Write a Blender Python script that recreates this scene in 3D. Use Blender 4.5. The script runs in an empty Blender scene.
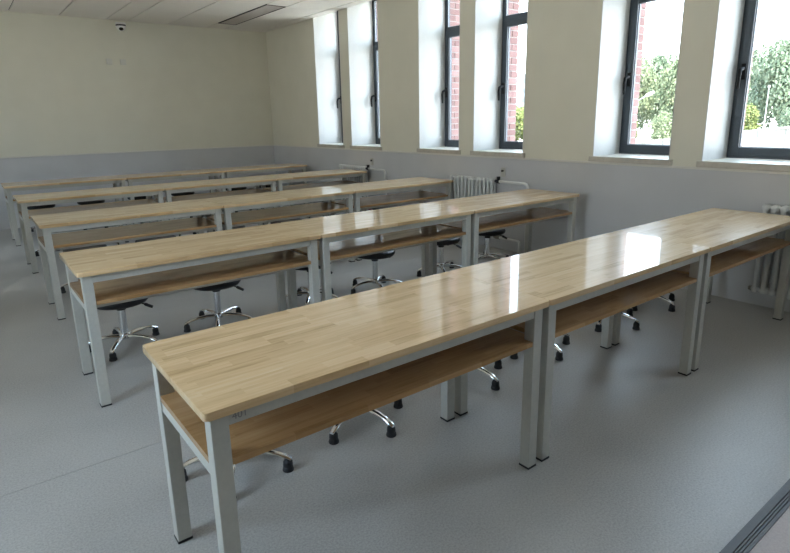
import bpy, bmesh, math, random
from mathutils import Vector, Matrix

random.seed(7)
scene = bpy.context.scene
COL = scene.collection
PI = math.pi

# ------------------------------------------------------------------ camera
F_PX, PP_Y = 561.58, 257.51
YAW, PITCH, ROLL = 0.6548, 0.2421, -0.0193
CAM = Vector((-0.396, -1.3287, 1.4797))
cam_data = bpy.data.cameras.new('camera')
cam = bpy.data.objects.new('camera', cam_data)
COL.objects.link(cam)
fwd = Vector((math.sin(YAW)*math.cos(PITCH), math.cos(YAW)*math.cos(PITCH), -math.sin(PITCH)))
rt = Vector((math.cos(YAW), -math.sin(YAW), 0))
up = rt.cross(fwd)
r2 = rt*math.cos(ROLL) + up*math.sin(ROLL)
u2 = -rt*math.sin(ROLL) + up*math.cos(ROLL)
cam.matrix_world = Matrix(((r2.x, u2.x, -fwd.x, CAM.x), (r2.y, u2.y, -fwd.y, CAM.y),
                           (r2.z, u2.z, -fwd.z, CAM.z), (0, 0, 0, 1)))
cam_data.sensor_width = 36
cam_data.lens = F_PX/790*36
cam_data.shift_y = (PP_Y-276.5)/790
cam_data.clip_start = 0.05
cam_data.clip_end = 1000
scene.camera = cam

# ------------------------------------------------------------------ world, sun, exposure
SKY = 5.5
SUN = 17.0
world = bpy.data.worlds.new('sky')
scene.world = world
world.use_nodes = True
wn = world.node_tree
wn.nodes.clear()
w_out = wn.nodes.new('ShaderNodeOutputWorld')
w_bg = wn.nodes.new('ShaderNodeBackground')
w_tc = wn.nodes.new('ShaderNodeTexCoord')
w_sep = wn.nodes.new('ShaderNodeSeparateXYZ')
w_rmp = wn.nodes.new('ShaderNodeValToRGB')
wn.links.new(w_tc.outputs['Generated'], w_sep.inputs[0])
wn.links.new(w_sep.outputs['Z'], w_rmp.inputs[0])
w_rmp.color_ramp.elements[0].position = 0.0
w_rmp.color_ramp.elements[0].color = (1.0, 0.985, 0.95, 1)
w_rmp.color_ramp.elements[1].position = 0.26
w_rmp.color_ramp.elements[1].color = (0.57, 0.735, 0.91, 1)
wn.links.new(w_rmp.outputs[0], w_bg.inputs[0])
w_bg.inputs[1].default_value = SKY
wn.links.new(w_bg.outputs[0], w_out.inputs[0])

sun_data = bpy.data.lights.new('sun', 'SUN')
sun_data.energy = SUN
sun_data.angle = math.radians(1.5)
sun_data.color = (1.0, 0.95, 0.86)
sun = bpy.data.objects.new('sun', sun_data)
COL.objects.link(sun)
sun.rotation_euler = Vector((0.22, 0.85, -1.2)).to_track_quat('-Z', 'Y').to_euler()

vs = scene.view_settings
vs.view_transform = 'Standard'
vs.look = 'None'
vs.gamma = 1
vs.use_curve_mapping = False
vs.exposure = 1.5

# ------------------------------------------------------------------ dimensions of the place
X_WALL = 4.42          # window wall, inner face
Y_BACK = 8.65          # back wall, inner face
X_LEFT = -1.8
Y_FRONT = -4.2
Z_CEIL = 3.04
Z_DADO = 1.035
Z_SILL = 1.10
Z_HEAD = 3.22
X_FRAME = 4.85         # inner face of the window frames
X_BRICK = 5.15         # outer face of the brick skin
WIN_LEFT = [6.94, 5.965, 4.375, 3.40, 1.815, 0.81, -0.745, -1.74]
WIN_W = 0.74

# ------------------------------------------------------------------ helpers
def tag(o, label=None, cat=None, group=None, kind=None):
    if label: o['label'] = label
    if cat: o['category'] = cat
    if group: o['group'] = group
    if kind: o['kind'] = kind
    return o

def empty(name, loc=(0, 0, 0), rz=0.0):
    o = bpy.data.objects.new(name, None)
    o.empty_display_size = 0.1
    COL.objects.link(o)
    o.location = loc
    o.rotation_euler = (0, 0, rz)
    return o

def link(name, me, parent=None, loc=None):
    o = bpy.data.objects.new(name, me)
    COL.objects.link(o)
    if parent: o.parent = parent
    if loc is not None: o.location = loc
    return o

def mesh(name, bm, mat, smooth=False, angle=None):
    me = bpy.data.meshes.new(name)
    bmesh.ops.recalc_face_normals(bm, faces=bm.faces[:])
    bm.to_mesh(me)
    bm.free()
    if mat: me.materials.append(mat)
    if smooth:
        for p in me.polygons: p.use_smooth = True
        if angle is not None:
            me.set_sharp_from_angle(angle=math.radians(angle))
    return me

def obj(name, bm, mat, parent=None, smooth=False, angle=40, loc=None):
    return link(name, mesh(name, bm, mat, smooth, angle), parent, loc)

def box(bm, x0, x1, y0, y1, z0, z1, bev=0.0):
    v = [bm.verts.new(c) for c in ((x0,y0,z0),(x1,y0,z0),(x1,y1,z0),(x0,y1,z0),(x0,y0,z1),(x1,y0,z1),(x1,y1,z1),(x0,y1,z1))]
    fs = [bm.faces.new([v[i] for i in f]) for f in ((3,2,1,0),(4,5,6,7),(0,1,5,4),(1,2,6,5),(2,3,7,6),(3,0,4,7))]
    if bev > 0:
        es = set()
        for f in fs: es.update(f.edges)
        bmesh.ops.bevel(bm, geom=list(es), offset=bev, segments=2, affect='EDGES', profile=0.5)
    return bm

def bx(*a, **k):
    return box(bmesh.new(), *a, **k)

def tube(bm, pts, rad, seg=12, caps=True):
    """swept tube through pts; rad is a number or one per point"""
    pts = [Vector(p) for p in pts]
    if not hasattr(rad, '__len__'): rad = [rad]*len(pts)
    rings = []
    ref = None
    for i, p in enumerate(pts):
        if i == 0: t = pts[1]-pts[0]
        elif i == len(pts)-1: t = pts[-1]-pts[-2]
        else: t = (pts[i+1]-p).normalized()+(p-pts[i-1]).normalized()
        t.normalize()
        if ref is None:
            ref = Vector((0, 0, 1)) if abs(t.z) < 0.9 else Vector((1, 0, 0))
        a = (ref - t*ref.dot(t)).normalized()
        b = t.cross(a)
        ref = a
        rings.append([bm.verts.new(p+a*math.cos(2*PI*k/seg)*rad[i]+b*math.sin(2*PI*k/seg)*rad[i]) for k in range(seg)])
    for r0, r1 in zip(rings, rings[1:]):
        for k in range(seg):
            bm.faces.new((r0[k], r0[(k+1) % seg], r1[(k+1) % seg], r1[k]))
    if caps:
        bm.faces.new(rings[0][::-1])
        bm.faces.new(rings[-1])
    return bm

def lathe(bm, prof, seg=24, c=(0, 0, 0)):
    """revolve (r, z) profile about the z axis"""
    rings = []
    for r, z in prof:
        if r < 1e-6: rings.append([bm.verts.new((c[0], c[1], c[2]+z))])
        else: rings.append([bm.verts.new((c[0]+r*math.cos(2*PI*k/seg), c[1]+r*math.sin(2*PI*k/seg), c[2]+z)) for k in range(seg)])
    for a, b in zip(rings, rings[1:]):
        for k in range(seg):
            if len(a) == 1 and len(b) == 1: continue
            if len(a) == 1: bm.faces.new((a[0], b[(k+1) % seg], b[k]))
            elif len(b) == 1: bm.faces.new((a[k], a[(k+1) % seg], b[0]))
            else: bm.faces.new((a[k], a[(k+1) % seg], b[(k+1) % seg], b[k]))
    return bm

def copy_tree(o, parent=None):
    c = o.copy()
    COL.objects.link(c)
    if parent: c.parent = parent
    for ch in list(o.children):
        copy_tree(ch, c)
    return c

# ------------------------------------------------------------------ materials
def new_mat(name):
    m = bpy.data.materials.new(name)
    m.use_nodes = True
    nt = m.node_tree
    return m, nt, nt.nodes['Principled BSDF']

def N(nt, kind, **kw):
    n = nt.nodes.new(kind)
    for k, v in kw.items(): setattr(n, k, v)
    return n

def math_node(nt, op, a, b=None):
    n = nt.nodes.new('ShaderNodeMath')
    n.operation = op
    for i, v in enumerate((a, b)):
        if v is None: continue
        if isinstance(v, (int, float)): n.inputs[i].default_value = v
        else: nt.links.new(v, n.inputs[i])
    return n.outputs[0]

def ramp(nt, fac, stops):
    n = nt.nodes.new('ShaderNodeValToRGB')
    e = n.color_ramp.elements
    while len(e) < len(stops): e.new(0.5)
    for k, (p, c) in enumerate(stops):
        e[k].position = p
        e[k].color = (*c, 1)
    nt.links.new(fac, n.inputs[0])
    return n.outputs[0]

def simple(name, col, rough=0.5, metal=0.0, spec=0.5, noise=0.04, nscale=40.0, bump=0.0, coat=0.0, coat_r=0.1):
    m, nt, b = new_mat(name)
    tc = N(nt, 'ShaderNodeTexCoord')
    nz = N(nt, 'ShaderNodeTexNoise')
    nz.inputs['Scale'].default_value = nscale
    nz.inputs['Detail'].default_value = 3
    nt.links.new(tc.outputs['Object'], nz.inputs['Vector'])
    lo = tuple(max(0, c*(1-noise*2)) for c in col)
    hi = tuple(min(1, c*(1+noise*2)) for c in col)
    c = ramp(nt, nz.outputs['Fac'], [(0.25, lo), (0.75, hi)])
    nt.links.new(c, b.inputs['Base Color'])
    b.inputs['Roughness'].default_value = rough
    b.inputs['Metallic'].default_value = metal
    b.inputs['Specular IOR Level'].default_value = spec
    b.inputs['Coat Weight'].default_value = coat
    b.inputs['Coat Roughness'].default_value = coat_r
    if bump:
        bp = N(nt, 'ShaderNodeBump')
        bp.inputs['Strength'].default_value = bump
        bp.inputs['Distance'].default_value = 0.002
        nt.links.new(nz.outputs['Fac'], bp.inputs['Height'])
        nt.links.new(bp.outputs[0], b.inputs['Normal'])
    return m

def wood_material(name, tint=(1.0, 1.0, 1.0), rough=0.35, coat=0.88, coat_r=0.05):
    """finger-jointed rubberwood panel: narrow staves along x, each of its own tone, under clear varnish"""
    m, nt, b = new_mat(name)
    tc = N(nt, 'ShaderNodeTexCoord')
    oi = N(nt, 'ShaderNodeObjectInfo')
    sp = N(nt, 'ShaderNodeSeparateXYZ')
    nt.links.new(tc.outputs['Object'], sp.inputs[0])
    seed = math_node(nt, 'MULTIPLY', oi.outputs['Random'], 91.0)
    row = math_node(nt, 'FLOOR', math_node(nt, 'DIVIDE', sp.outputs['Y'], 0.040))
    row = math_node(nt, 'ADD', row, seed)
    w1 = N(nt, 'ShaderNodeTexWhiteNoise', noise_dimensions='1D')
    nt.links.new(row, w1.inputs['W'])
    off = math_node(nt, 'MULTIPLY', w1.outputs['Value'], 13.7)
    col = math_node(nt, 'FLOOR', math_node(nt, 'ADD', math_node(nt, 'DIVIDE', sp.outputs['X'], 0.26), off))
    cmb = N(nt, 'ShaderNodeCombineXYZ')
    nt.links.new(row, cmb.inputs[0])
    nt.links.new(col, cmb.inputs[1])
    w2 = N(nt, 'ShaderNodeTexWhiteNoise', noise_dimensions='2D')
    nt.links.new(cmb.outputs[0], w2.inputs['Vector'])
    mp = N(nt, 'ShaderNodeMapping')
    mp.inputs['Scale'].default_value = (2.6, 46.0, 46.0)
    nt.links.new(tc.outputs['Object'], mp.inputs['Vector'])
    add = N(nt, 'ShaderNodeVectorMath', operation='ADD')
    nt.links.new(mp.outputs[0], add.inputs[0])
    sc = N(nt, 'ShaderNodeVectorMath', operation='SCALE')
    nt.links.new(cmb.outputs[0], sc.inputs[0])
    sc.inputs['Scale'].default_value = 3.17
    nt.links.new(sc.outputs[0], add.inputs[1])
    nz = N(nt, 'ShaderNodeTexNoise')
    nz.inputs['Scale'].default_value = 1.6
    nz.inputs['Detail'].default_value = 5
    nz.inputs['Roughness'].default_value = 0.68
    nt.links.new(add.outputs[0], nz.inputs['Vector'])
    k = math_node(nt, 'ADD', math_node(nt, 'MULTIPLY', w2.outputs['Value'], 0.27), math_node(nt, 'MULTIPLY', nz.outputs['Fac'], 0.73))
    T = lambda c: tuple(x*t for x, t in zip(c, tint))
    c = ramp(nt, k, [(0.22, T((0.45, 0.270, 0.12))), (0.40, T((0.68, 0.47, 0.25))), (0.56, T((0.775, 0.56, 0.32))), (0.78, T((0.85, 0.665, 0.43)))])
    nt.links.new(c, b.inputs['Base Color'])
    b.inputs['Roughness'].default_value = rough
    b.inputs['Coat Weight'].default_value = coat
    b.inputs['Coat Roughness'].default_value = coat_r
    b.inputs['Coat IOR'].default_value = 1.37
    b.inputs['Specular IOR Level'].default_value = 0.15
    bp = N(nt, 'ShaderNodeBump')
    bp.inputs['Strength'].default_value = 0.05
    bp.inputs['Distance'].default_value = 0.001
    nt.links.new(nz.outputs['Fac'], bp.inputs['Height'])
    nt.links.new(bp.outputs[0], b.inputs['Normal'])
    nz2 = N(nt, 'ShaderNodeTexNoise')
    nz2.inputs['Scale'].default_value = 9.0
    nt.links.new(tc.outputs['Object'], nz2.inputs['Vector'])
    bp2 = N(nt, 'ShaderNodeBump')
    bp2.inputs['Strength'].default_value = 0.01
    bp2.inputs['Distance'].default_value = 0.01
    nt.links.new(nz2.outputs['Fac'], bp2.inputs['Height'])
    nt.links.new(bp2.outputs[0], b.inputs['Coat Normal'])
    return m

def wall_material():
    """two coats of paint: grey up to the dado line, pale cream above it"""
    m, nt, b = new_mat('wall_paint')
    g = N(nt, 'ShaderNodeNewGeometry')
    sp = N(nt, 'ShaderNodeSeparateXYZ')
    nt.links.new(g.outputs['Position'], sp.inputs[0])
    st = math_node(nt, 'GREATER_THAN', sp.outputs['Z'], Z_DADO)
    nz = N(nt, 'ShaderNodeTexNoise')
    nz.inputs['Scale'].default_value = 3.0
    nt.links.new(g.outputs['Position'], nz.inputs['Vector'])
    hi = ramp(nt, nz.outputs['Fac'], [(0.3, (0.745, 0.725, 0.615)), (0.7, (0.775, 0.755, 0.645))])
    lo = ramp(nt, nz.outputs['Fac'], [(0.3, (0.595, 0.595, 0.605)), (0.7, (0.625, 0.625, 0.635))])
    mx = N(nt, 'ShaderNodeMix', data_type='RGBA')
    nt.links.new(st, mx.inputs['Factor'])
    nt.links.new(lo, mx.inputs['A'])
    nt.links.new(hi, mx.inputs['B'])
    nt.links.new(mx.outputs['Result'], b.inputs['Base Color'])
    b.inputs['Roughness'].default_value = 0.6
    b.inputs['Specular IOR Level'].default_value = 0.3
    fn = N(nt, 'ShaderNodeTexNoise')
    fn.inputs['Scale'].default_value = 180
    nt.links.new(g.outputs['Position'], fn.inputs['Vector'])
    bp = N(nt, 'ShaderNodeBump')
    bp.inputs['Strength'].default_value = 0.08
    bp.inputs['Distance'].default_value = 0.001
    nt.links.new(fn.outputs['Fac'], bp.inputs['Height'])
    nt.links.new(bp.outputs[0], b.inputs['Normal'])
    return m

def vinyl_material():
    m, nt, b = new_mat('vinyl_floor')
    g = N(nt, 'ShaderNodeNewGeometry')
    n1 = N(nt, 'ShaderNodeTexNoise')
    n1.inputs['Scale'].default_value = 120
    n1.inputs['Detail'].default_value = 4
    n1.inputs['Roughness'].default_value = 0.7
    n2 = N(nt, 'ShaderNodeTexNoise')
    n2.inputs['Scale'].default_value = 1.3
    n2.inputs['Detail'].default_value = 4
    nt.links.new(g.outputs['Position'], n1.inputs['Vector'])
    nt.links.new(g.outputs['Position'], n2.inputs['Vector'])
    k = math_node(nt, 'ADD', math_node(nt, 'MULTIPLY', n1.outputs['Fac'], 0.72), math_node(nt, 'MULTIPLY', n2.outputs['Fac'], 0.28))
    c = ramp(nt, k, [(0.30, (0.28, 0.273, 0.265)), (0.5, (0.43, 0.421, 0.408)), (0.70, (0.55, 0.54, 0.525))])
    nt.links.new(c, b.inputs['Base Color'])
    rr = N(nt, 'ShaderNodeMapRange')
    nt.links.new(n2.outputs['Fac'], rr.inputs[0])
    rr.inputs[3].default_value = 0.34
    rr.inputs[4].default_value = 0.48
    nt.links.new(rr.outputs[0], b.inputs['Roughness'])
    bp = N(nt, 'ShaderNodeBump')
    bp.inputs['Strength'].default_value = 0.25
    bp.inputs['Distance'].default_value = 0.001
    nt.links.new(n1.outputs['Fac'], bp.inputs['Height'])
    nt.links.new(bp.outputs[0], b.inputs['Normal'])
    return m

def glass_material(name='window_glass'):
    m = bpy.data.materials.new(name)
    m.use_nodes = True
    nt = m.node_tree
    nt.nodes.clear()
    o = N(nt, 'ShaderNodeOutputMaterial')
    t = N(nt, 'ShaderNodeBsdfTransparent')
    t.inputs[0].default_value = (0.95, 0.96, 0.96, 1)
    gl = N(nt, 'ShaderNodeBsdfGlossy')
    gl.inputs['Roughness'].default_value = 0.0
    lw = N(nt, 'ShaderNodeLayerWeight')
    lw.inputs[0].default_value = 0.5
    k = math_node(nt, 'ADD', math_node(nt, 'MULTIPLY', math_node(nt, 'POWER', lw.outputs['Facing'], 5.0), 0.9), 0.04)
    mx = N(nt, 'ShaderNodeMixShader')
    nt.links.new(k, mx.inputs[0])
    nt.links.new(t.outputs[0], mx.inputs[1])
    nt.links.new(gl.outputs[0], mx.inputs[2])
    nt.links.new(mx.outputs[0], o.inputs[0])
    return m

def random_tint(name, stops, rough=0.8, source='object', trans=0.0):
    m, nt, b = new_mat(name)
    if source == 'object':
        r = N(nt, 'ShaderNodeObjectInfo').outputs['Random']
    else:
        r = N(nt, 'ShaderNodeNewGeometry').outputs['Random Per Island']
    c = ramp(nt, r, stops)
    nt.links.new(c, b.inputs['Base Color'])
    b.inputs['Roughness'].default_value = rough
    b.inputs['Specular IOR Level'].default_value = 0.25
    if trans:
        tr = N(nt, 'ShaderNodeBsdfTranslucent')
        nt.links.new(c, tr.inputs[0])
        mx = N(nt, 'ShaderNodeMixShader')
        mx.inputs[0].default_value = trans
        out = nt.nodes['Material Output']
        nt.links.new(b.outputs[0], mx.inputs[1])
        nt.links.new(tr.outputs[0], mx.inputs[2])
        nt.links.new(mx.outputs[0], out.inputs[0])
    return m

M_WALL = wall_material()
M_FLOOR = vinyl_material()
M_SEAM = simple('floor_screed', (0.10, 0.10, 0.11), 0.8)
M_TOP = wood_material('varnished_table_wood')
M_SHELF = wood_material('varnished_shelf_wood_shaded', (0.64, 0.54, 0.45), 0.38, 0.88, 0.06)  # redder wood, its tint also darkened to hold the shade under the top
M_STEEL = simple('grey_powder_coat', (0.54, 0.53, 0.485), 0.42, noise=0.02, nscale=60)
M_PAD = simple('black_rubber', (0.02, 0.02, 0.022), 0.6)
M_SEAT = simple('black_vinyl_seat', (0.016, 0.016, 0.018), 0.42, bump=0.2, nscale=90)
M_PLASTIC = simple('black_plastic', (0.02, 0.02, 0.022), 0.38)
M_CHROME = simple('polished_chrome', (0.80, 0.81, 0.82), 0.09, metal=1.0, noise=0.01)
M_TILE = simple('ceiling_board', (0.79, 0.75, 0.70), 0.85, noise=0.03, nscale=120)
M_GRID = simple('ceiling_shadow_gap', (0.05, 0.048, 0.046), 0.8)
M_DIFF = simple('unlit_lamp_diffuser', (0.47, 0.42, 0.39), 0.5, noise=0.02)
M_FRAME = simple('dark_slate_aluminium', (0.038, 0.052, 0.068), 0.38, noise=0.03)
M_GASKET = simple('bright_glazing_bead', (0.42, 0.45, 0.50), 0.35, noise=0.02)
M_HANDLE = simple('black_window_handle', (0.010, 0.010, 0.011), 0.65, spec=0.2)
M_SILL = simple('cream_stone_sill_shaded', (0.54, 0.50, 0.43), 0.4, noise=0.05, nscale=25)  # cream stone, with the shadow on its front face put into the colour
M_REVEAL = simple('white_reveal_paint', (0.60, 0.595, 0.575), 0.5, noise=0.01)
M_TRIM = simple('cream_trim_paint', (0.74, 0.72, 0.66), 0.5, noise=0.01)
M_RAD = simple('white_radiator_enamel', (0.72, 0.73, 0.72), 0.35, noise=0.015)
M_PIPE = simple('white_plastic_pipe', (0.76, 0.76, 0.74), 0.4, noise=0.015)
M_BRASS = simple('dull_valve_metal', (0.30, 0.28, 0.24), 0.4, metal=0.8)
M_RED = simple('red_valve_lever', (0.30, 0.035, 0.03), 0.45)
M_WHITE = simple('white_plastic', (0.78, 0.78, 0.76), 0.35, noise=0.01)
M_DOME = simple('black_smoked_dome', (0.01, 0.01, 0.012), 0.08)
M_PLATE = simple('cream_wall_plate', (0.70, 0.69, 0.63), 0.4, noise=0.01)
M_NOSE = simple('dark_grey_aluminium_nosing', (0.085, 0.085, 0.088), 0.5, metal=0.2, noise=0.06, nscale=70)
M_DECK = simple('pinkish_platform_vinyl', (0.42, 0.355, 0.34), 0.45, noise=0.05, nscale=160)
M_GLASS = glass_material()
M_MORTAR = simple('pale_mortar', (0.34, 0.31, 0.29), 0.9, noise=0.06)
M_BRICK = random_tint('red_brick', [(0.0, (0.185, 0.098, 0.090)), (0.5, (0.225, 0.125, 0.115)), (1.0, (0.26, 0.155, 0.145))], 0.85)
M_INK = simple('grey_marker_ink', (0.27, 0.27, 0.275), 0.7)
M_CONC = simple('pale_concrete', (0.15, 0.147, 0.132), 0.9, noise=0.10, nscale=1.2)
M_GROUND = simple('dry_ground', (0.36, 0.35, 0.32), 0.95, noise=0.12, nscale=0.4)
M_BARK = simple('grey_brown_bark', (0.10, 0.075, 0.05), 0.9, noise=0.12, nscale=8)
M_LEAF = [random_tint('leaves_olive', [(0.0, (0.050, 0.075, 0.035)), (0.55, (0.13, 0.155, 0.085)), (1.0, (0.19, 0.21, 0.13))], 0.7, 'island', 0.3),
          random_tint('leaves_mid_green', [(0.0, (0.045, 0.072, 0.040)), (0.55, (0.115, 0.148, 0.095)), (1.0, (0.17, 0.20, 0.14))], 0.7, 'island', 0.3),
          random_tint('leaves_yellow_green', [(0.0, (0.060, 0.082, 0.020)), (0.55, (0.10, 0.125, 0.034)), (1.0, (0.17, 0.18, 0.07))], 0.7, 'island', 0.3)]
M_TOWER = simple('pale_tower_render', (0.105, 0.12, 0.145), 0.8, noise=0.03, nscale=0.3)
M_TOWERWIN = simple('tower_window_glass', (0.035, 0.045, 0.06), 0.4)
M_GALV = simple('pale_galvanised_steel', (0.20, 0.21, 0.21), 0.45, noise=0.02)

# ------------------------------------------------------------------ the room shell
# floor: screed slab with vinyl sheets laid on it, 2 m wide, thin joints between them
floor = obj('floor', bx(X_LEFT, X_WALL, Y_FRONT, Y_BACK, -0.20, -0.003), M_SEAM)
tag(floor, kind='structure')
seams = [Y_FRONT, -2.73, -0.73, 1.27, 3.27, 5.27, 7.27, Y_BACK]
for a, b_ in zip(seams, seams[1:]):
    obj('vinyl_sheet', bx(X_LEFT, X_WALL, a+0.001, b_-0.001, -0.003, 0.0), M_FLOOR, floor)

def wall_with_openings(name, x0, x1, y0, y1, z0, z1, opens, mat):
    """opens: list of (ya, yb, za, zb) sorted by ya; one closed skin of butted blocks"""
    bm = bmesh.new()
    y = y0
    for ya, yb, za, zb in opens:
        if ya > y: box(bm, x0, x1, y, ya, z0, z1)
        box(bm, x0, x1, ya, yb, z0, za)
        if zb < z1: box(bm, x0, x1, ya, yb, zb, z1)
        y = yb
    if y < y1: box(bm, x0, x1, y, y1, z0, z1)
    o = obj(name, bm, mat)
    tag(o, kind='structure')
    return o

opens = sorted((yl-WIN_W, yl, Z_SILL-0.05, Z_HEAD) for yl in WIN_LEFT)
wall_right = wall_with_openings('wall_right', X_WALL, X_FRAME+0.06, Y_FRONT-0.25, Y_BACK+0.25, -0.2, 3.5, opens, M_WALL)
LEFT_OPEN = [(0.3, 1.5, 0.9, 2.4), (6.5, 7.1, 0.9, 2.4)]
wall_left = wall_with_openings('wall_left', X_LEFT-0.25, X_LEFT, Y_FRONT-0.25, Y_BACK+0.25, -0.2, 3.5, LEFT_OPEN, M_WALL)
wall_back = tag(obj('wall_back', bx(X_LEFT, X_WALL, Y_BACK, Y_BACK+0.25, -0.2, 3.5), M_WALL), kind='structure')
wall_front = tag(obj('wall_front', bx(X_LEFT, X_WALL, Y_FRONT-0.25, Y_FRONT, -0.2, 3.5), M_WALL), kind='structure')

# ceiling: dark carrier slab with boards hung under it
ceiling = tag(obj('ceiling', bx(X_LEFT, X_WALL, Y_FRONT, Y_BACK, Z_CEIL+0.022, 3.5), M_GRID), kind='structure')
cols = []
x = 1.775 - 1.555*3
while x < X_WALL:
    for a, b_, strip in ((x, x+0.31, True), (x+0.31, x+0.925, False), (x+0.925, x+1.555, False)):
        a2, b2 = max(a, X_LEFT), min(b_, X_WALL)
        if b2-a2 > 0.03: cols.append((a2, b2, strip))
    x += 1.555
LAMP_Y = (6.32, 8.12)
rows_y = [Y_BACK] + [8.12-0.6*k for k in range(21)] + [Y_FRONT]
tile_cache = {}
for a, b_, strip in cols:
    for y1, y0 in zip(rows_y, rows_y[1:]):
        if y1-y0 < 0.03: continue
        if strip and 3.0 < a < 3.5 and y0 > LAMP_Y[0]-0.01 and y1 < LAMP_Y[1]+0.01: continue
        w, d = b_-a-0.020, y1-y0-0.005
        key = (round(w, 3), round(d, 3))
        if key not in tile_cache:
            tile_cache[key] = mesh('ceiling_tile', bx(-w/2, w/2, -d/2, d/2, 0, 0.0219), M_TILE)
        link('ceiling_tile', tile_cache[key], ceiling, ((a+b_)/2, (y0+y1)/2, Z_CEIL))
for k, sx in enumerate((3.33,)):
    lp = empty('ceiling_lamp', (sx+0.155, sum(LAMP_Y)/2, Z_CEIL-0.006))
    tag(lp, 'narrow unlit linear lamp recessed in the ceiling near the windows', 'ceiling lamp')
    hl = (LAMP_Y[1]-LAMP_Y[0])/2-0.004
    bm = bmesh.new()
    for s in (-1, 1):
        box(bm, s*0.142-0.008, s*0.142+0.008, -hl, hl, 0, 0.016)
        box(bm, -0.134, 0.134, s*(hl-0.008)-0.008, s*(hl-0.008)+0.008, 0, 0.016)
    obj('lamp_frame', bm, M_GRID, lp)
    obj('diffuser', bx(-0.134, 0.134, -hl+0.016, hl-0.016, 0.004, 0.016), M_DIFF, lp)

# thin painted bead along the top of the grey dado
t1 = obj('trim_1', bx(X_LEFT, X_WALL-0.012, Y_BACK-0.012, Y_BACK, Z_DADO-0.006, Z_DADO+0.014, bev=0.003), M_TRIM)
t2 = obj('trim_2', bx(X_WALL-0.012, X_WALL, Y_FRONT, Y_BACK, Z_DADO-0.006, Z_DADO+0.014, bev=0.003), M_TRIM)
tag(t1, kind='structure'); tag(t2, kind='structure')

# windows of the window wall: sill, frame, transom, opening sash, panes, handle
def ring(bm, x0, x1, y0, y1, z0, z1, w):
    box(bm, x0, x1, y0, y0+w, z0, z1, bev=0.002)
    box(bm, x0, x1, y1-w, y1, z0, z1, bev=0.002)
    box(bm, x0, x1, y0+w, y1-w, z0, z0+w, bev=0.002)
    box(bm, x0, x1, y0+w, y1-w, z1-w, z1, bev=0.002)
    return bm

W = WIN_W
ZT0, ZT1 = 2.53, 2.60          # transom
def make_window():
    root = empty('window_1')
    # local origin at the left (far) jamb, inner wall face, z = 0
    obj('window_sill', bx(-0.025, 0.43, -W-0.03, 0.03, Z_SILL-0.05, Z_SILL, bev=0.004), M_SILL, root)
    for ya, yb in ((-0.006, 0.0), (-W, -W+0.006)):
        obj('reveal_lining', bx(-0.003, X_FRAME-X_WALL+0.012, ya, yb, Z_SILL, Z_HEAD), M_REVEAL, root)
    fx0, fx1 = X_FRAME-X_WALL, X_FRAME-X_WALL+0.06
    bm = bmesh.new()
    ring(bm, fx0+0.012, fx1, -W, 0, Z_SILL, Z_HEAD, 0.05)
    obj('outer_frame', bm, M_FRAME, root)
    obj('transom', bx(fx0+0.008, fx1, -W+0.05, -0.05, ZT0, ZT1, bev=0.003), M_FRAME, root)
    bm = bmesh.new()
    ring(bm, fx0-0.006, fx0+0.05, -W+0.035, -0.035, Z_SILL+0.028, ZT0+0.012, 0.062)
    sash = obj('opening_sash', bm, M_FRAME, root)
    bm = bmesh.new()
    ring(bm, fx0+0.016, fx0+0.024, -W+0.097, -0.097, Z_SILL+0.09, ZT0-0.05, 0.007)
    obj('glazing_bead', bm, M_GASKET, sash)
    obj('pane', bx(fx0+0.026, fx0+0.030, -W+0.097, -0.097, Z_SILL+0.09, ZT0-0.05), M_GLASS, sash)
    bm = bmesh.new()
    ring(bm, fx0+0.022, fx0+0.034, -W+0.05, -0.05, ZT1, Z_HEAD-0.05, 0.008)
    obj('top_bead', bm, M_GASKET, root)
    obj('pane', bx(fx0+0.026, fx0+0.030, -W+0.058, -0.058, ZT1+0.008, Z_HEAD-0.058), M_GLASS, root)
    # lever handle on the sash stile
    bm = bmesh.new()
    box(bm, fx0-0.024, fx0-0.0062, -0.088, -0.052, 1.74, 1.865, bev=0.004)
    tube(bm, [(fx0-0.018, -0.07, 1.825), (fx0-0.055, -0.07, 1.825), (fx0-0.082, -0.07, 1.812), (fx0-0.092, -0.07, 1.77), (fx0-0.088, -0.07, 1.665)],
         [0.014, 0.014, 0.015, 0.014, 0.011], 10)
    obj('handle', bm, M_HANDLE, root, smooth=True)
    return root
win = make_window()
for k, yl in enumerate(WIN_LEFT):
    w_ = win if k == 0 else copy_tree(win)
    w_.name = 'window_%d' % (k+1)
    w_.location = (X_WALL, yl, 0)
    tag(w_, kind='structure')

# windows of the opposite wall (out of the picture; they let the daylight in from the left)
for k, (ya, yb, za, zb) in enumerate(LEFT_OPEN):
    root = empty('window_%d' % (len(WIN_LEFT)+1+k), (X_LEFT-0.15, ya, 0))
    w = yb-ya
    bm = bmesh.new()
    ring(bm, 0, 0.05, 0, w, za, zb, 0.05)
    box(bm, 0, 0.05, w/2-0.03, w/2+0.03, za+0.05, zb-0.05)
    obj('outer_frame', bm, M_FRAME, root)
    obj('pane', bx(0.022, 0.026, 0.05, w/2-0.03, za+0.05, zb-0.05), M_GLASS, root)
    obj('pane', bx(0.022, 0.026, w/2+0.03, w-0.05, za+0.05, zb-0.05), M_GLASS, root)
    tag(root, kind='structure')

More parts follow.
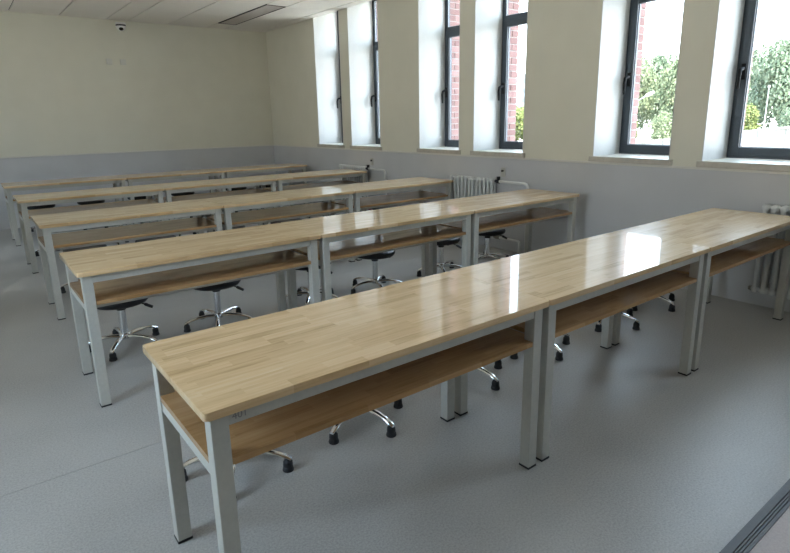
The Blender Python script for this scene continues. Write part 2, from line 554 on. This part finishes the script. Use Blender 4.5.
# sky portals: they add no light, they only aim the sampling at the openings
def portal(x, y, z, sy, sz, dirx):
    ld = bpy.data.lights.new('window_portal', 'AREA')
    ld.shape = 'RECTANGLE'
    ld.size, ld.size_y = sz, sy
    ld.cycles.is_portal = True
    o = bpy.data.objects.new('window_portal', ld)
    COL.objects.link(o)
    o.location = (x, y, z)
    o.rotation_euler = (0, math.radians(90)*(1 if dirx < 0 else -1), 0)
for yl in WIN_LEFT:
    portal(X_BRICK+0.02, yl-W/2, (Z_SILL+Z_HEAD)/2, W, Z_HEAD-Z_SILL, -1)
for ya, yb, za, zb in LEFT_OPEN:
    portal(X_LEFT-0.27, (ya+yb)/2, (za+zb)/2, yb-ya, zb-za, 1)

# brick skin outside: mortar core with the bricks of each window jamb standing proud
wall_outside = wall_with_openings('wall_outside', X_FRAME+0.06, X_BRICK-0.004, Y_FRONT-0.25, Y_BACK+0.25, -1.2, 3.9,
                                  [(a, b_, Z_SILL-0.05, c) for a, b_, z_, c in opens], M_MORTAR)
bk = {0: mesh('brick', bx(-0.108, 0.1205, -0.007, 0.0, -0.0325, 0.0325, bev=0.002), M_BRICK),
      1: mesh('brick', bx(-0.108, 0.001, -0.007, 0.0, -0.0325, 0.0325, bev=0.002), M_BRICK),
      2: mesh('brick', bx(0.011, 0.1205, -0.007, 0.0, -0.0325, 0.0325, bev=0.002), M_BRICK)}
XB = X_FRAME+0.06+0.115
for yl in WIN_LEFT[:6]:
    for k in range(28):
        z = Z_SILL+0.005+0.076*k
        for q in ((0,) if k % 2 == 0 else (1, 2)):
            link('brick', bk[q], wall_outside, (XB+0.004, yl, z+0.03))

# ------------------------------------------------------------------ teacher's platform in the near right corner
pf = empty('teaching_platform', (1.6, -0.765, 0))
tag(pf, 'low teaching platform with pinkish floor and dark grey metal edge strip', 'platform')
obj('platform_deck', bx(-3.3, 2.7, -2.2, -0.056, 0.0, 0.148), M_DECK, pf)
bm = bmesh.new()
box(bm, -3.3, 2.7, -0.056, 0.0, 0.0, 0.143)
for ya, yb, h in ((-0.056, -0.045, 0.151), (-0.042, -0.036, 0.150), (-0.033, -0.028, 0.150), (-0.025, 0.0, 0.151)):
    box(bm, -3.3, 2.7, ya, yb, 0.143, h)
obj('nosing_strip', bm, M_NOSE, pf)

# ------------------------------------------------------------------ tables
L, D, H = 1.4113, 0.60, 0.757
TT = 0.025
def rounded_slab(x0, x1, y0, y1, z0, z1, r, e):
    bm = bmesh.new()
    pts = []
    for cx, cy, a0 in ((x1-r, y1-r, 0), (x0+r, y1-r, 90), (x0+r, y0+r, 180), (x1-r, y0+r, 270)):
        for k in range(6):
            a = math.radians(a0+k*18)
            pts.append((cx+r*math.cos(a), cy+r*math.sin(a)))
    lo = [bm.verts.new((px, py, z0)) for px, py in pts]
    hi = [bm.verts.new((px, py, z1)) for px, py in pts]
    n = len(pts)
    fb = bm.faces.new(lo[::-1]); ft = bm.faces.new(hi)
    for k in range(n): bm.faces.new((lo[k], lo[(k+1) % n], hi[(k+1) % n], hi[k]))
    bmesh.ops.bevel(bm, geom=list(set(fb.edges) | set(ft.edges)), offset=e, segments=3, affect='EDGES', profile=0.5)
    return bm

LEG = 0.05
IX, IY = 0.020, 0.020
SH = 0.588            # top of the shelf
def make_table():
    t = empty('classroom_table')
    tt = obj('table_top', rounded_slab(0.0, L, 0, D, H-TT, H, 0.012, 0.004), M_TOP, t, smooth=True, angle=50)
    for pg in tt.data.polygons:
        if abs(pg.normal.z) > 0.999: pg.use_smooth = False
    zt = H-TT
    for lx in (IX, L-IX-LEG):
        for ly in (IY, D-IY-LEG):
            lg = obj('leg', bx(lx, lx+LEG, ly, ly+LEG, 0.008, zt, bev=0.003), M_STEEL, t)
            obj('foot_pad', bx(lx-0.001, lx+LEG+0.001, ly-0.001, ly+LEG+0.001, 0.0, 0.008), M_PAD, lg)
    for ly in (IY+0.003, D-IY-0.033):
        obj('apron_rail', bx(IX+LEG, L-IX-LEG, ly, ly+0.03, zt-0.042, zt, bev=0.002), M_STEEL, t)
    for lx in (IX+0.004, L-IX-0.034):
        obj('end_rail', bx(lx, lx+0.03, IY+LEG, D-IY-LEG, zt-0.030, zt, bev=0.002), M_STEEL, t)
        obj('shelf_rail', bx(lx, lx+0.03, IY+LEG, D-IY-LEG, SH-0.020-0.040, SH-0.020, bev=0.002), M_STEEL, t)
    for ly in (IY+0.058, D-IY-0.088):
        obj('shelf_rail', bx(IX+LEG, L-IX-LEG, ly, ly+0.03, SH-0.020-0.030, SH-0.020, bev=0.002), M_STEEL, t)
    # shelf board notched round the four legs
    bm = bmesh.new()
    g = 0.0015
    a0, a1 = IX+0.002, IX+LEG+g
    b0, b1 = L-IX-LEG-g, L-IX-0.002
    c0, c1 = IY+0.004, IY+LEG+g
    d0, d1 = D-IY-LEG-g, D-IY-0.004
    outline = [(a1, c0), (b0, c0), (b0, c1), (b1, c1), (b1, d0), (b0, d0), (b0, d1), (a1, d1), (a1, d0), (a0, d0), (a0, c1), (a1, c1)]
    lo = [bm.verts.new((px, py, SH-0.020)) for px, py in outline]
    hi = [bm.verts.new((px, py, SH)) for px, py in outline]
    bm.faces.new(lo[::-1]); bm.faces.new(hi)
    n = len(outline)
    for k in range(n): bm.faces.new((lo[k], lo[(k+1) % n], hi[(k+1) % n], hi[k]))
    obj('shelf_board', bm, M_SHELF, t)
    return t

ROWS = [(0.0, 0.0), (-0.006, 1.800), (0.0214, 3.5539), (0.0312, 5.3605), (0.0247, 7.1016)]
ROW_W = ['front row', 'second row', 'third row', 'fourth row', 'last row']
TAB_L = [
    ['wooden table nearest the camera, left end of the front row, with a marker number',
     'wooden table in the middle of the front row, catching the bright window reflections',
     'wooden table at the window end of the front row, in front of the near radiator'],
    ['wooden table at the left end of the second row, just behind the front row',
     'wooden table in the middle of the second row, with bright reflections on top and shelf',
     'wooden table at the window end of the second row, beside the middle radiator'],
    ['wooden table at the left end of the third row of five',
     'wooden table in the middle of the third row of five',
     'wooden table at the window end of the third row, left of the middle radiator'],
    ['wooden table at the left end of the fourth row, one row before the last',
     'wooden table in the middle of the fourth row, one row before the last',
     'wooden table at the window end of the fourth row, in front of the far radiator'],
    ['wooden table at the left end of the last row along the back wall',
     'wooden table in the middle of the last row along the back wall',
     'wooden table at the window end of the last row, near the room corner']]
proto = make_table()
GAP = 0.0015
first = True
for r, (rx, ry) in enumerate(ROWS):
    for c in range(3):
        t = proto if first else copy_tree(proto)
        first = False
        t.location = (rx + c*(L+GAP), ry, 0)
        tag(t, TAB_L[r][c], 'table', 'classroom tables set in five rows')
        if r == 0 and c == 0: near_table = t

# the marker number on the apron of the nearest table
fc = bpy.data.curves.new('marker_number', 'FONT')
fc.body = '401'
fc.size = 0.030
fc.extrude = 0.0002
tmp = bpy.data.objects.new('tmp_text', fc)
COL.objects.link(tmp)
dg = bpy.context.evaluated_depsgraph_get()
me = bpy.data.meshes.new_from_object(tmp.evaluated_get(dg))
bpy.data.objects.remove(tmp)
me.materials.clear()
me.materials.append(M_INK)
num = link('marker_number', me, near_table, (0.080, IY+0.0026, H-TT-0.029))
num.rotation_euler = (PI/2, 0, 0)
num['label'] = 'faint handwritten number on the grey rail'

# ------------------------------------------------------------------ stools
def make_stool():
    s = empty('swivel_stool')
    Z0 = 0.325        # underside of the seat
    bm = bmesh.new()
    prof = [(0, Z0), (0.145, Z0), (0.168, Z0+0.006), (0.180, Z0+0.020), (0.183, Z0+0.034), (0.178, Z0+0.048), (0.162, Z0+0.058), (0.12, Z0+0.062), (0.06, Z0+0.060), (0, Z0+0.059)]
    seat = obj('seat', lathe(bm, prof, 36), M_SEAT, s, smooth=True, angle=60)
    obj('seat_plate', bx(-0.085, 0.085, -0.07, 0.07, Z0-0.014, Z0, bev=0.003), M_PLASTIC, s)
    bm = bmesh.new()
    tube(bm, [(0.06, 0, Z0-0.010), (0.125, 0, Z0-0.014), (0.15, 0, Z0-0.024)], 0.005, 8)
    tube(bm, [(0.146, 0, Z0-0.021), (0.156, 0, Z0-0.027), (0.198, 0, Z0-0.050)], [0.008, 0.012, 0.010], 10)
    obj('lever', bm, M_PLASTIC, s, smooth=True)
    bm = bmesh.new()
    lathe(bm, [(0, Z0-0.045), (0.030, Z0-0.045), (0.030, Z0-0.018), (0.022, Z0-0.0142), (0, Z0-0.0142)], 20)
    obj('collar', bm, M_PLASTIC, s, smooth=True)
    bm = bmesh.new()
    lathe(bm, [(0, Z0-0.17), (0.015, Z0-0.17), (0.015, Z0-0.04), (0, Z0-0.04)], 16)
    obj('piston', bm, M_CHROME, s, smooth=True)
    bm = bmesh.new()
    lathe(bm, [(0, 0.085), (0.0255, 0.085), (0.0255, Z0-0.045), (0, Z0-0.045)], 24)
    obj('column', bm, M_CHROME, s, smooth=True)
    bm = bmesh.new()
    lathe(bm, [(0, 0.060), (0.030, 0.060), (0.036, 0.066), (0.036, 0.090), (0.032, 0.098), (0.0256, 0.101), (0, 0.101)], 24)
    obj('hub', bm, M_CHROME, s, smooth=True)
    RB = 0.235
    for k in range(5):
        a = 2*PI*k/5
        # arching flattened arm, then a short post and a glide
        bm = bmesh.new()
        ca, sa = math.cos(a), math.sin(a)
        path = [(0.028, 0.078, 0.020, 0.015), (0.09, 0.084, 0.0185, 0.0135), (0.15, 0.082, 0.017, 0.012), (0.20, 0.074, 0.0155, 0.010), (0.232, 0.064, 0.015, 0.009), (0.252, 0.055, 0.012, 0.006)]
        rings = []
        for rr, zz, hw, hh in path:
            ring_ = []
            for j in range(10):
                b_ = 2*PI*j/10
                sx = hw*math.cos(b_)
                sz = hh*math.sin(b_)
                if sz < 0: sz *= 0.7
                ring_.append(bm.verts.new((rr*ca-sx*sa, rr*sa+sx*ca, zz+sz)))
            rings.append(ring_)
        for r0, r1 in zip(rings, rings[1:]):
            for j in range(10):
                bm.faces.new((r0[j], r0[(j+1) % 10], r1[(j+1) % 10], r1[j]))
        bm.faces.new(rings[0][::-1]); bm.faces.new(rings[-1])
        arm = obj('base_arm', bm, M_CHROME, s, smooth=True, angle=50)
        bm = bmesh.new()
        lathe(bm, [(0, 0.0), (0.024, 0.0), (0.0255, 0.004), (0.022, 0.018), (0.020, 0.020), (0.0215, 0.028), (0.020, 0.044), (0.016, 0.048), (0.013, 0.056), (0, 0.056)], 16, (RB*ca, RB*sa, 0))
        obj('glide_foot', bm, M_PAD, arm, smooth=True, angle=35)
    return s

STX = [0.38, 1.015, 1.78, 2.425, 3.215, 3.825]
STOOLS = [
    [(0.38, 0.855, 24), (1.015, 0.845, 63), (1.78, 0.855, 57), (2.425, 0.865, 45), (3.215, 0.835, 57), (3.825, 0.86, 45)],
    [(0.335, 0.86, 22), (0.985, 0.845, 31), (1.79, 0.87, 15), (2.40, 0.80, 35), (3.20, 0.81, 20), (3.84, 0.80, 50)],
    [(0.40, 0.86, 40), (1.03, 0.85, 10), (1.76, 0.86, 60), (2.44, 0.84, 33), (3.20, 0.86, 5), (3.86, 0.85, 52)],
    [(0.37, 0.85, 15), (1.00, 0.87, 48), (1.80, 0.85, 30), (2.42, 0.86, 66), (3.23, 0.85, 21), (3.80, 0.86, 9)],
    [(0.43, 0.87, 54), (1.07, 0.85, 12), (1.76, 0.88, 36), (2.40, 0.84, 60), (3.30, 0.85, 27), (3.86, 0.86, 3)]]
ROW_N = ['front', 'second', 'third', 'fourth', 'last']
PLACE = ['first', 'second', 'third', 'fourth', 'fifth', 'sixth']
stool = make_stool()
first = True
for r, lst in enumerate(STOOLS):
    rx, ry = ROWS[r]
    for k, (sx, sy, ang) in enumerate(lst):
        s = stool if first else copy_tree(stool)
        first = False
        s.location = (sx+(rx if r else 0), ry+sy, 0)
        s.rotation_euler = (0, 0, math.radians(ang))
        where = ('%s from the left' % PLACE[k]) if k < 5 else 'nearest the window wall'
        tag(s, 'black round swivel stool with chrome star base behind the %s row, %s' % (ROW_N[r], where), 'stool', 'swivel stools behind the tables')
        # the seat turns freely on its column: levers point to different sides
        lv = {(1, 0): -22, (1, 1): -30, (1, 3): 10}.get((r, k), random.uniform(-60, 60))
        lift = {0: 0.0, 1: -0.014, 2: 0.01, 3: 0.015, 4: 0.02}[r]
        for ch in s.children:
            if lift and ch.name.startswith(('seat', 'lever', 'collar', 'piston')):
                ch.location.z = lift
            if ch.name.startswith(('lever', 'seat_plate')):
                ch.rotation_euler = (0, 0, math.radians(lv-ang))

# ------------------------------------------------------------------ radiators on the window wall
XR0, XR1 = 4.315, 4.385
def make_section():
    bm = bmesh.new()
    for xx in (XR0+0.017, XR1-0.017):
        tube(bm, [(xx, 0, 0.15), (xx, 0, 0.77)], 0.0165, 10, caps=False)
    for z0, z1, s in ((0.12, 0.175, -1), (0.755, 0.81, 1)):
        # rounded header box
        box(bm, XR0, XR1, -0.026, 0.026, z0, z1, bev=0.020)
    tube(bm, [((XR0+XR1)/2, -0.03, 0.148), ((XR0+XR1)/2, 0.03, 0.148)], 0.014, 10)
    tube(bm, [((XR0+XR1)/2, -0.03, 0.782), ((XR0+XR1)/2, 0.03, 0.782)], 0.014, 10)
    me = mesh('radiator_section', bm, M_RAD, True, 50)
    return me
SEC = make_section()
RADS = [(0.30, 'white column radiator at the right edge, behind the front row table'),
        (3.70, 'white column radiator on the window wall between the second and third table rows'),
        (6.22, 'white column radiator farthest away, at the end of the fourth row')]
XM = (XR0+XR1)/2
for k, (yt, lab) in enumerate(RADS):
    r = empty('radiator', (0, yt, 0))
    tag(r, lab, 'radiator', 'column radiators under the windows')
    n = 12
    for q in range(n):
        link('radiator_section', SEC, r, (0, -0.03-0.06*q, 0))
    y_end = -0.06*n
    for yy in (-0.12, -0.60):
        for zz in (0.21, 0.70):
            obj('wall_bracket', bx(XR1-0.030, X_WALL-0.001, yy-0.007, yy+0.007, zz, zz+0.03), M_RAD, r)
    # blank plug at the far end
    obj('plug', tube(bmesh.new(), [(XM, 0.0, 0.148), (XM, 0.018, 0.148)], [0.019, 0.016], 10), M_BRASS, r, smooth=True)
    # supply valve and pipe
    bm = bmesh.new()
    tube(bm, [(XM, y_end, 0.782), (XM, y_end-0.03, 0.782)], 0.017, 12)
    tube(bm, [(XM, y_end-0.03, 0.782), (XM, y_end-0.06, 0.782)], 0.024, 12)
    tube(bm, [(XM, y_end-0.045, 0.79), (XM, y_end-0.045, 0.835)], [0.017, 0.022], 12)
    obj('supply_valve', bm, M_PLASTIC, r, smooth=True)
    bm = bmesh.new()
    px = XM
    yb = y_end-0.46
    pts = [(px, y_end-0.06, 0.782), (px, yb+0.05, 0.782), (px, yb+0.018, 0.774), (px, yb+0.004, 0.757), (px, yb, 0.73), (px, yb, 0.0)]
    tube(bm, pts, 0.0155, 12)
    obj('supply_pipe', bm, M_PIPE, r, smooth=True)
    # return valve with a red lever, pipe along the wall foot
    bm = bmesh.new()
    tube(bm, [(XM, y_end, 0.148), (XM, y_end-0.03, 0.148)], 0.016, 12)
    tube(bm, [(XM, y_end-0.03, 0.148), (XM, y_end-0.085, 0.148)], 0.023, 12)
    vv = obj('return_valve', bm, M_BRASS, r, smooth=True)
    obj('valve_lever', bx(XM-0.012, XM+0.012, y_end-0.10, y_end-0.03, 0.176, 0.188, bev=0.003), M_RED, vv)
    bm = bmesh.new()
    yb2 = y_end-0.37
    tube(bm, [(XM, y_end-0.085, 0.148), (XM, yb2+0.03, 0.148), (XM, yb2+0.006, 0.142), (XM, yb2, 0.12), (XM, yb2, 0.0)], 0.0135, 12)
    obj('return_pipe', bm, M_PIPE, r, smooth=True)
    # small wall plate with a dark knob just above the valve
    pl = obj('wall_plate', bx(X_WALL-0.011, X_WALL-0.001, y_end-0.085, y_end-0.025, 0.83, 0.93, bev=0.002), M_STEEL, r)
    obj('knob', tube(bmesh.new(), [(X_WALL-0.011, y_end-0.055, 0.895), (X_WALL-0.028, y_end-0.055, 0.895)], 0.013, 12), M_PLASTIC, pl, smooth=True)

# ------------------------------------------------------------------ security camera and blank plates on the back wall
sc = empty('security_camera', (1.955, Y_BACK, 2.94))
tag(sc, 'white dome security camera with dark lens high on the back wall', 'security camera')
obj('bracket', bx(-0.045, 0.045, -0.03, 0, -0.01, 0.065, bev=0.006), M_WHITE, sc)
bm = bmesh.new()
lathe(bm, [(0, 0.048), (0.055, 0.048), (0.068, 0.040), (0.070, 0.022), (0, 0.022)], 28, (0, -0.085, 0))
obj('housing', bm, M_WHITE, sc, smooth=True, angle=40)
bm = bmesh.new()
lathe(bm, [(0, 0.022), (0.064, 0.022), (0.064, 0.002), (0, 0.002)], 28, (0, -0.085, 0))
obj('dark_band', bm, M_PLASTIC, sc, smooth=True, angle=40)
bm = bmesh.new()
lathe(bm, [(0, 0.002), (0.066, 0.002), (0.062, -0.018), (0.048, -0.040), (0.026, -0.056), (0, -0.060)], 28, (0, -0.085, 0))
obj('dome_shell', bm, M_WHITE, sc, smooth=True, angle=50)
bm = bmesh.new()
bmesh.ops.create_uvsphere(bm, u_segments=20, v_segments=12, radius=0.036)
bmesh.ops.translate(bm, verts=bm.verts, vec=(-0.005, -0.110, -0.022))
obj('lens_ball', bm, M_DOME, sc, smooth=True, angle=80)
sc.scale = (1.12, 1.12, 1.12)

for k, (px, lab) in enumerate(((1.742, 'small cream blank wall plate under the security camera, left one'),
                               (1.943, 'small cream blank wall plate under the security camera, right one'))):
    p = empty('wall_plate', (px, Y_BACK, 2.425))
    tag(p, lab, 'wall plate', 'blank plates on the back wall')
    obj('plate', bx(-0.043, 0.043, -0.018, 0, -0.043, 0.043, bev=0.003), M_PLATE, p)
    obj('cover', bx(-0.034, 0.034, -0.024, -0.018, -0.034, 0.034, bev=0.002), M_PLATE, p)

# ------------------------------------------------------------------ outdoors, seen through the windows
Z_G = -1.2
ground = tag(obj('ground', bx(X_BRICK+0.0, 420, -200, 420, Z_G-0.3, Z_G), M_GROUND), kind='structure')

def along(ratio, dx, dy=0.0):
    """point on the ground dx metres out from the camera in a given direction"""
    return (CAM.x+dx, CAM.y+ratio*dx+dy, Z_G)

# low concrete boundary wall with a sloping top, rising to the right
bw = empty('boundary_wall', along(0.70, 34.0))
tag(bw, 'low pale concrete boundary wall outside, below the trees', 'wall')
def wall_top(r):                       # top height over the ground at direction ratio r
    return min(1.48-34*(0.048-(0.5568-r)*0.1124), 1.15)-Z_G
NP = 16
for k in range(NP):
    ra, rb = 0.70-0.60*k/NP, 0.70-0.60*(k+1)/NP
    ya, yb = (ra-0.70)*34-0.01, (rb-0.70)*34+0.01
    ha, hb = wall_top(ra), wall_top(rb)
    for nm, w, a0, b0, a1, b1 in (('wall_panel', 0.11, 0, 0, ha-0.12, hb-0.12), ('coping', 0.17, ha-0.12, hb-0.12, ha, hb)):
        bm = bmesh.new()
        v = [bm.verts.new(c) for c in ((-w, ya, a0), (w, ya, a0), (w, yb, b0), (-w, yb, b0), (-w, ya, a1), (w, ya, a1), (w, yb, b1), (-w, yb, b1))]
        for f in ((3,2,1,0),(4,5,6,7),(0,1,5,4),(1,2,6,5),(2,3,7,6),(3,0,4,7)): bm.faces.new([v[q] for q in f])
        obj(nm, bm, M_CONC, bw)

def crown_mesh(name, mat, n, seed, lumps, leaf, flat=0.85):
    rnd = random.Random(seed)
    blobs = []
    for k in range(lumps):
        a = rnd.uniform(0, 2*PI); h = rnd.uniform(-0.75, 0.85)
        rr = math.sqrt(max(0.05, 1-h*h))*rnd.uniform(0.25, 0.75)
        blobs.append((Vector((rr*math.cos(a), rr*math.sin(a), h*flat*0.75)), rnd.uniform(0.26, 0.46)))
    vs_, fs_ = [], []
    for k in range(n):
        c, r = blobs[rnd.randrange(lumps)]
        d = Vector((rnd.gauss(0, 1), rnd.gauss(0, 1), rnd.gauss(0, 1))).normalized()
        p = c + d*r*(0.72+0.36*rnd.random())
        nrm_ = (d+Vector((rnd.gauss(0, .5), rnd.gauss(0, .5), rnd.gauss(0, .5)+0.3))).normalized()
        t = nrm_.cross(Vector((rnd.gauss(0, 1), rnd.gauss(0, 1), rnd.gauss(0, 1)))).normalized()
        b_ = nrm_.cross(t)
        s = leaf*rnd.uniform(0.6, 1.4)
        i = len(vs_)
        vs_ += [p-t*s, p-b_*s*0.5+nrm_*s*0.12, p+t*s, p+b_*s*0.5+nrm_*s*0.12]
        fs_.append((i, i+1, i+2, i+3))
    me = bpy.data.meshes.new(name)
    me.from_pydata([tuple(v) for v in vs_], [], fs_)
    me.materials.append(mat)
    return me

CROWNS = [crown_mesh('crown', M_LEAF[0], 15000, 1, 26, 0.043), crown_mesh('crown', M_LEAF[1], 15000, 2, 30, 0.042),
          crown_mesh('crown', M_LEAF[2], 10000, 3, 22, 0.055), crown_mesh('crown', M_LEAF[0], 15000, 4, 24, 0.044)]
def tree(ratio, dx, zc, rx, rz, kind, label, rot, name='tree', cat='tree'):
    b0 = along(ratio, dx)
    t = empty(name, b0)
    tag(t, label, cat, 'trees and bushes outside the windows')
    c = link('crown', CROWNS[kind], t, (0, 0, zc-Z_G))
    c.scale = (rx, rx, rz)
    c.rotation_euler = (0, 0, rot)
    bm = bmesh.new()
    h = zc-Z_G
    tube(bm, [(0, 0, 0), (0.05*rx, 0.02*rx, h*0.35), (0.0, 0.05*rx, h*0.75), (0.05*rx, 0, h)], [0.07*rx, 0.055*rx, 0.04*rx, 0.015*rx], 8)
    for q in range(5):
        a = q*1.26+rot
        tube(bm, [(0.02*rx, 0.03*rx, h*0.5), (0.3*rx*math.cos(a), 0.3*rx*math.sin(a), h*0.85), (0.6*rx*math.cos(a), 0.6*rx*math.sin(a), h+0.15*rz)], [0.03*rx, 0.02*rx, 0.006*rx], 6)
    obj('trunk', bm, M_BARK, t, smooth=True)
    return t
# directions: second window from the right 0.50 to 0.60, rightmost window 0.32 to 0.45, narrow window 0.84
for ratio, dx, zc, rx, rz, kind, label in (
    (0.205, 48, 2.6, 2.7, 3.5, 0, 'tree just beyond the right edge of the rightmost window'),
    (0.335, 48, 2.5, 2.7, 3.5, 1, 'front tree at the right side of the rightmost window, behind the thin pole'),
    (0.465, 48, 2.3, 2.7, 3.4, 0, 'front tree mostly hidden by the pier between the two right windows'),
    (0.595, 48, 2.3, 2.7, 3.2, 3, 'front tree beside the brick jamb, left of the street lamp head'),
    (0.725, 48, 1.6, 2.7, 2.8, 1, 'front tree hidden behind the brick jamb outside'),
    (0.270, 56, 3.2, 3.1, 4.0, 3, 'rear tree at the right edge of the rightmost window'),
    (0.400, 56, 2.9, 3.1, 3.7, 1, 'rear tree at the left side of the rightmost window'),
    (0.530, 56, 2.9, 3.1, 3.8, 1, 'rear tree rising right of the street lamp, second window from the right'),
    (0.660, 56, 2.4, 3.1, 3.4, 0, 'rear tree behind the brick jamb, far left of the street lamp'),
    (0.850, 44, 0.7, 2.4, 1.9, 2, 'yellow green tree below the far tower block, in a narrow window'),
    (0.975, 46, 0.9, 2.4, 2.2, 2, 'yellow green tree farthest to the left outside'),
    (0.300, 40, 0.6, 1.6, 1.5, 1, 'mid green bush behind the boundary wall at the right edge'),
    (0.400, 40, 0.6, 1.6, 1.5, 2, 'bright yellow green bush behind the boundary wall in the rightmost window'),
    (0.500, 40, 0.2, 1.6, 1.5, 3, 'olive bush behind the boundary wall, beside the dark pier'),
    (0.600, 40, 0.0, 1.6, 1.5, 2, 'yellow green bush behind the boundary wall, beside the brick jamb')):
    bush = dx == 40
    if not bush and ratio < 0.8: zc, rz = zc+0.75, rz+0.55
    tree(ratio, dx, zc, rx, rz, kind, label, ratio*31, 'bush' if bush else 'tree', 'bush' if bush else 'tree')

# street lamp with a slanting arm and a thin pole farther right
lp = empty('street_lamp', along(0.572, 37))
tag(lp, 'white street lamp with slanting arm among the trees outside', 'street lamp')
zl = 1.48+0.022*37-Z_G
obj('pole', tube(bmesh.new(), [(0, 0, 0), (0, 0, zl)], [0.06, 0.04], 10), M_GALV, lp, smooth=True)
obj('arm', tube(bmesh.new(), [(0, 0, zl-0.1), (0.1, -0.30, zl+0.16), (0.2, -0.62, zl+0.36)], 0.035, 8), M_GALV, lp, smooth=True)
bm = bmesh.new()
tube(bm, [(0.19, -0.56, zl+0.33), (0.24, -0.72, zl+0.43), (0.33, -1.00, zl+0.56), (0.36, -1.08, zl+0.59)], [0.05, 0.10, 0.09, 0.03], 10)
obj('lamp_head', bm, M_WHITE, lp, smooth=True)
pp = empty('signal_pole', along(0.3567, 37))
tag(pp, 'thin pale pole standing in front of the trees in the rightmost window', 'pole')
zp = 1.48+0.036*37-Z_G
obj('pole', tube(bmesh.new(), [(0, 0, 0), (0, 0, zp)], [0.035, 0.022], 10), M_GALV, pp, smooth=True)
obj('cap', lathe(bmesh.new(), [(0, zp+0.12), (0.06, zp+0.08), (0.075, zp), (0, zp)], 10), M_GALV, pp, smooth=True)

# far tower block
tw = empty('tower_block', along(0.846, 150))
tag(tw, 'pale bluish tower block far away, seen past the brick jamb', 'building')
tw.rotation_euler = (0, 0, math.radians(40))
th = 1.48+0.084*150-Z_G
TWW = 7.0
obj('tower_wall', bx(-TWW, TWW, -TWW, TWW, 0, th), M_TOWER, tw)
obj('roof', bx(-TWW-0.3, TWW+0.3, -TWW-0.3, TWW+0.3, th, th+0.6), M_TOWER, tw)
wme = mesh('window', bx(-0.8, 0.8, -0.06, 0.06, 0, 1.5), M_TOWERWIN)
for fl in range(5):
    for q in range(4):
        for side in range(2):
            o = link('window', wme, tw, ((-5.1+3.4*q, -TWW, 1.2+2.9*fl) if side == 0 else (-TWW, -5.1+3.4*q, 1.2+2.9*fl)))
            if side: o.rotation_euler = (0, 0, PI/2)
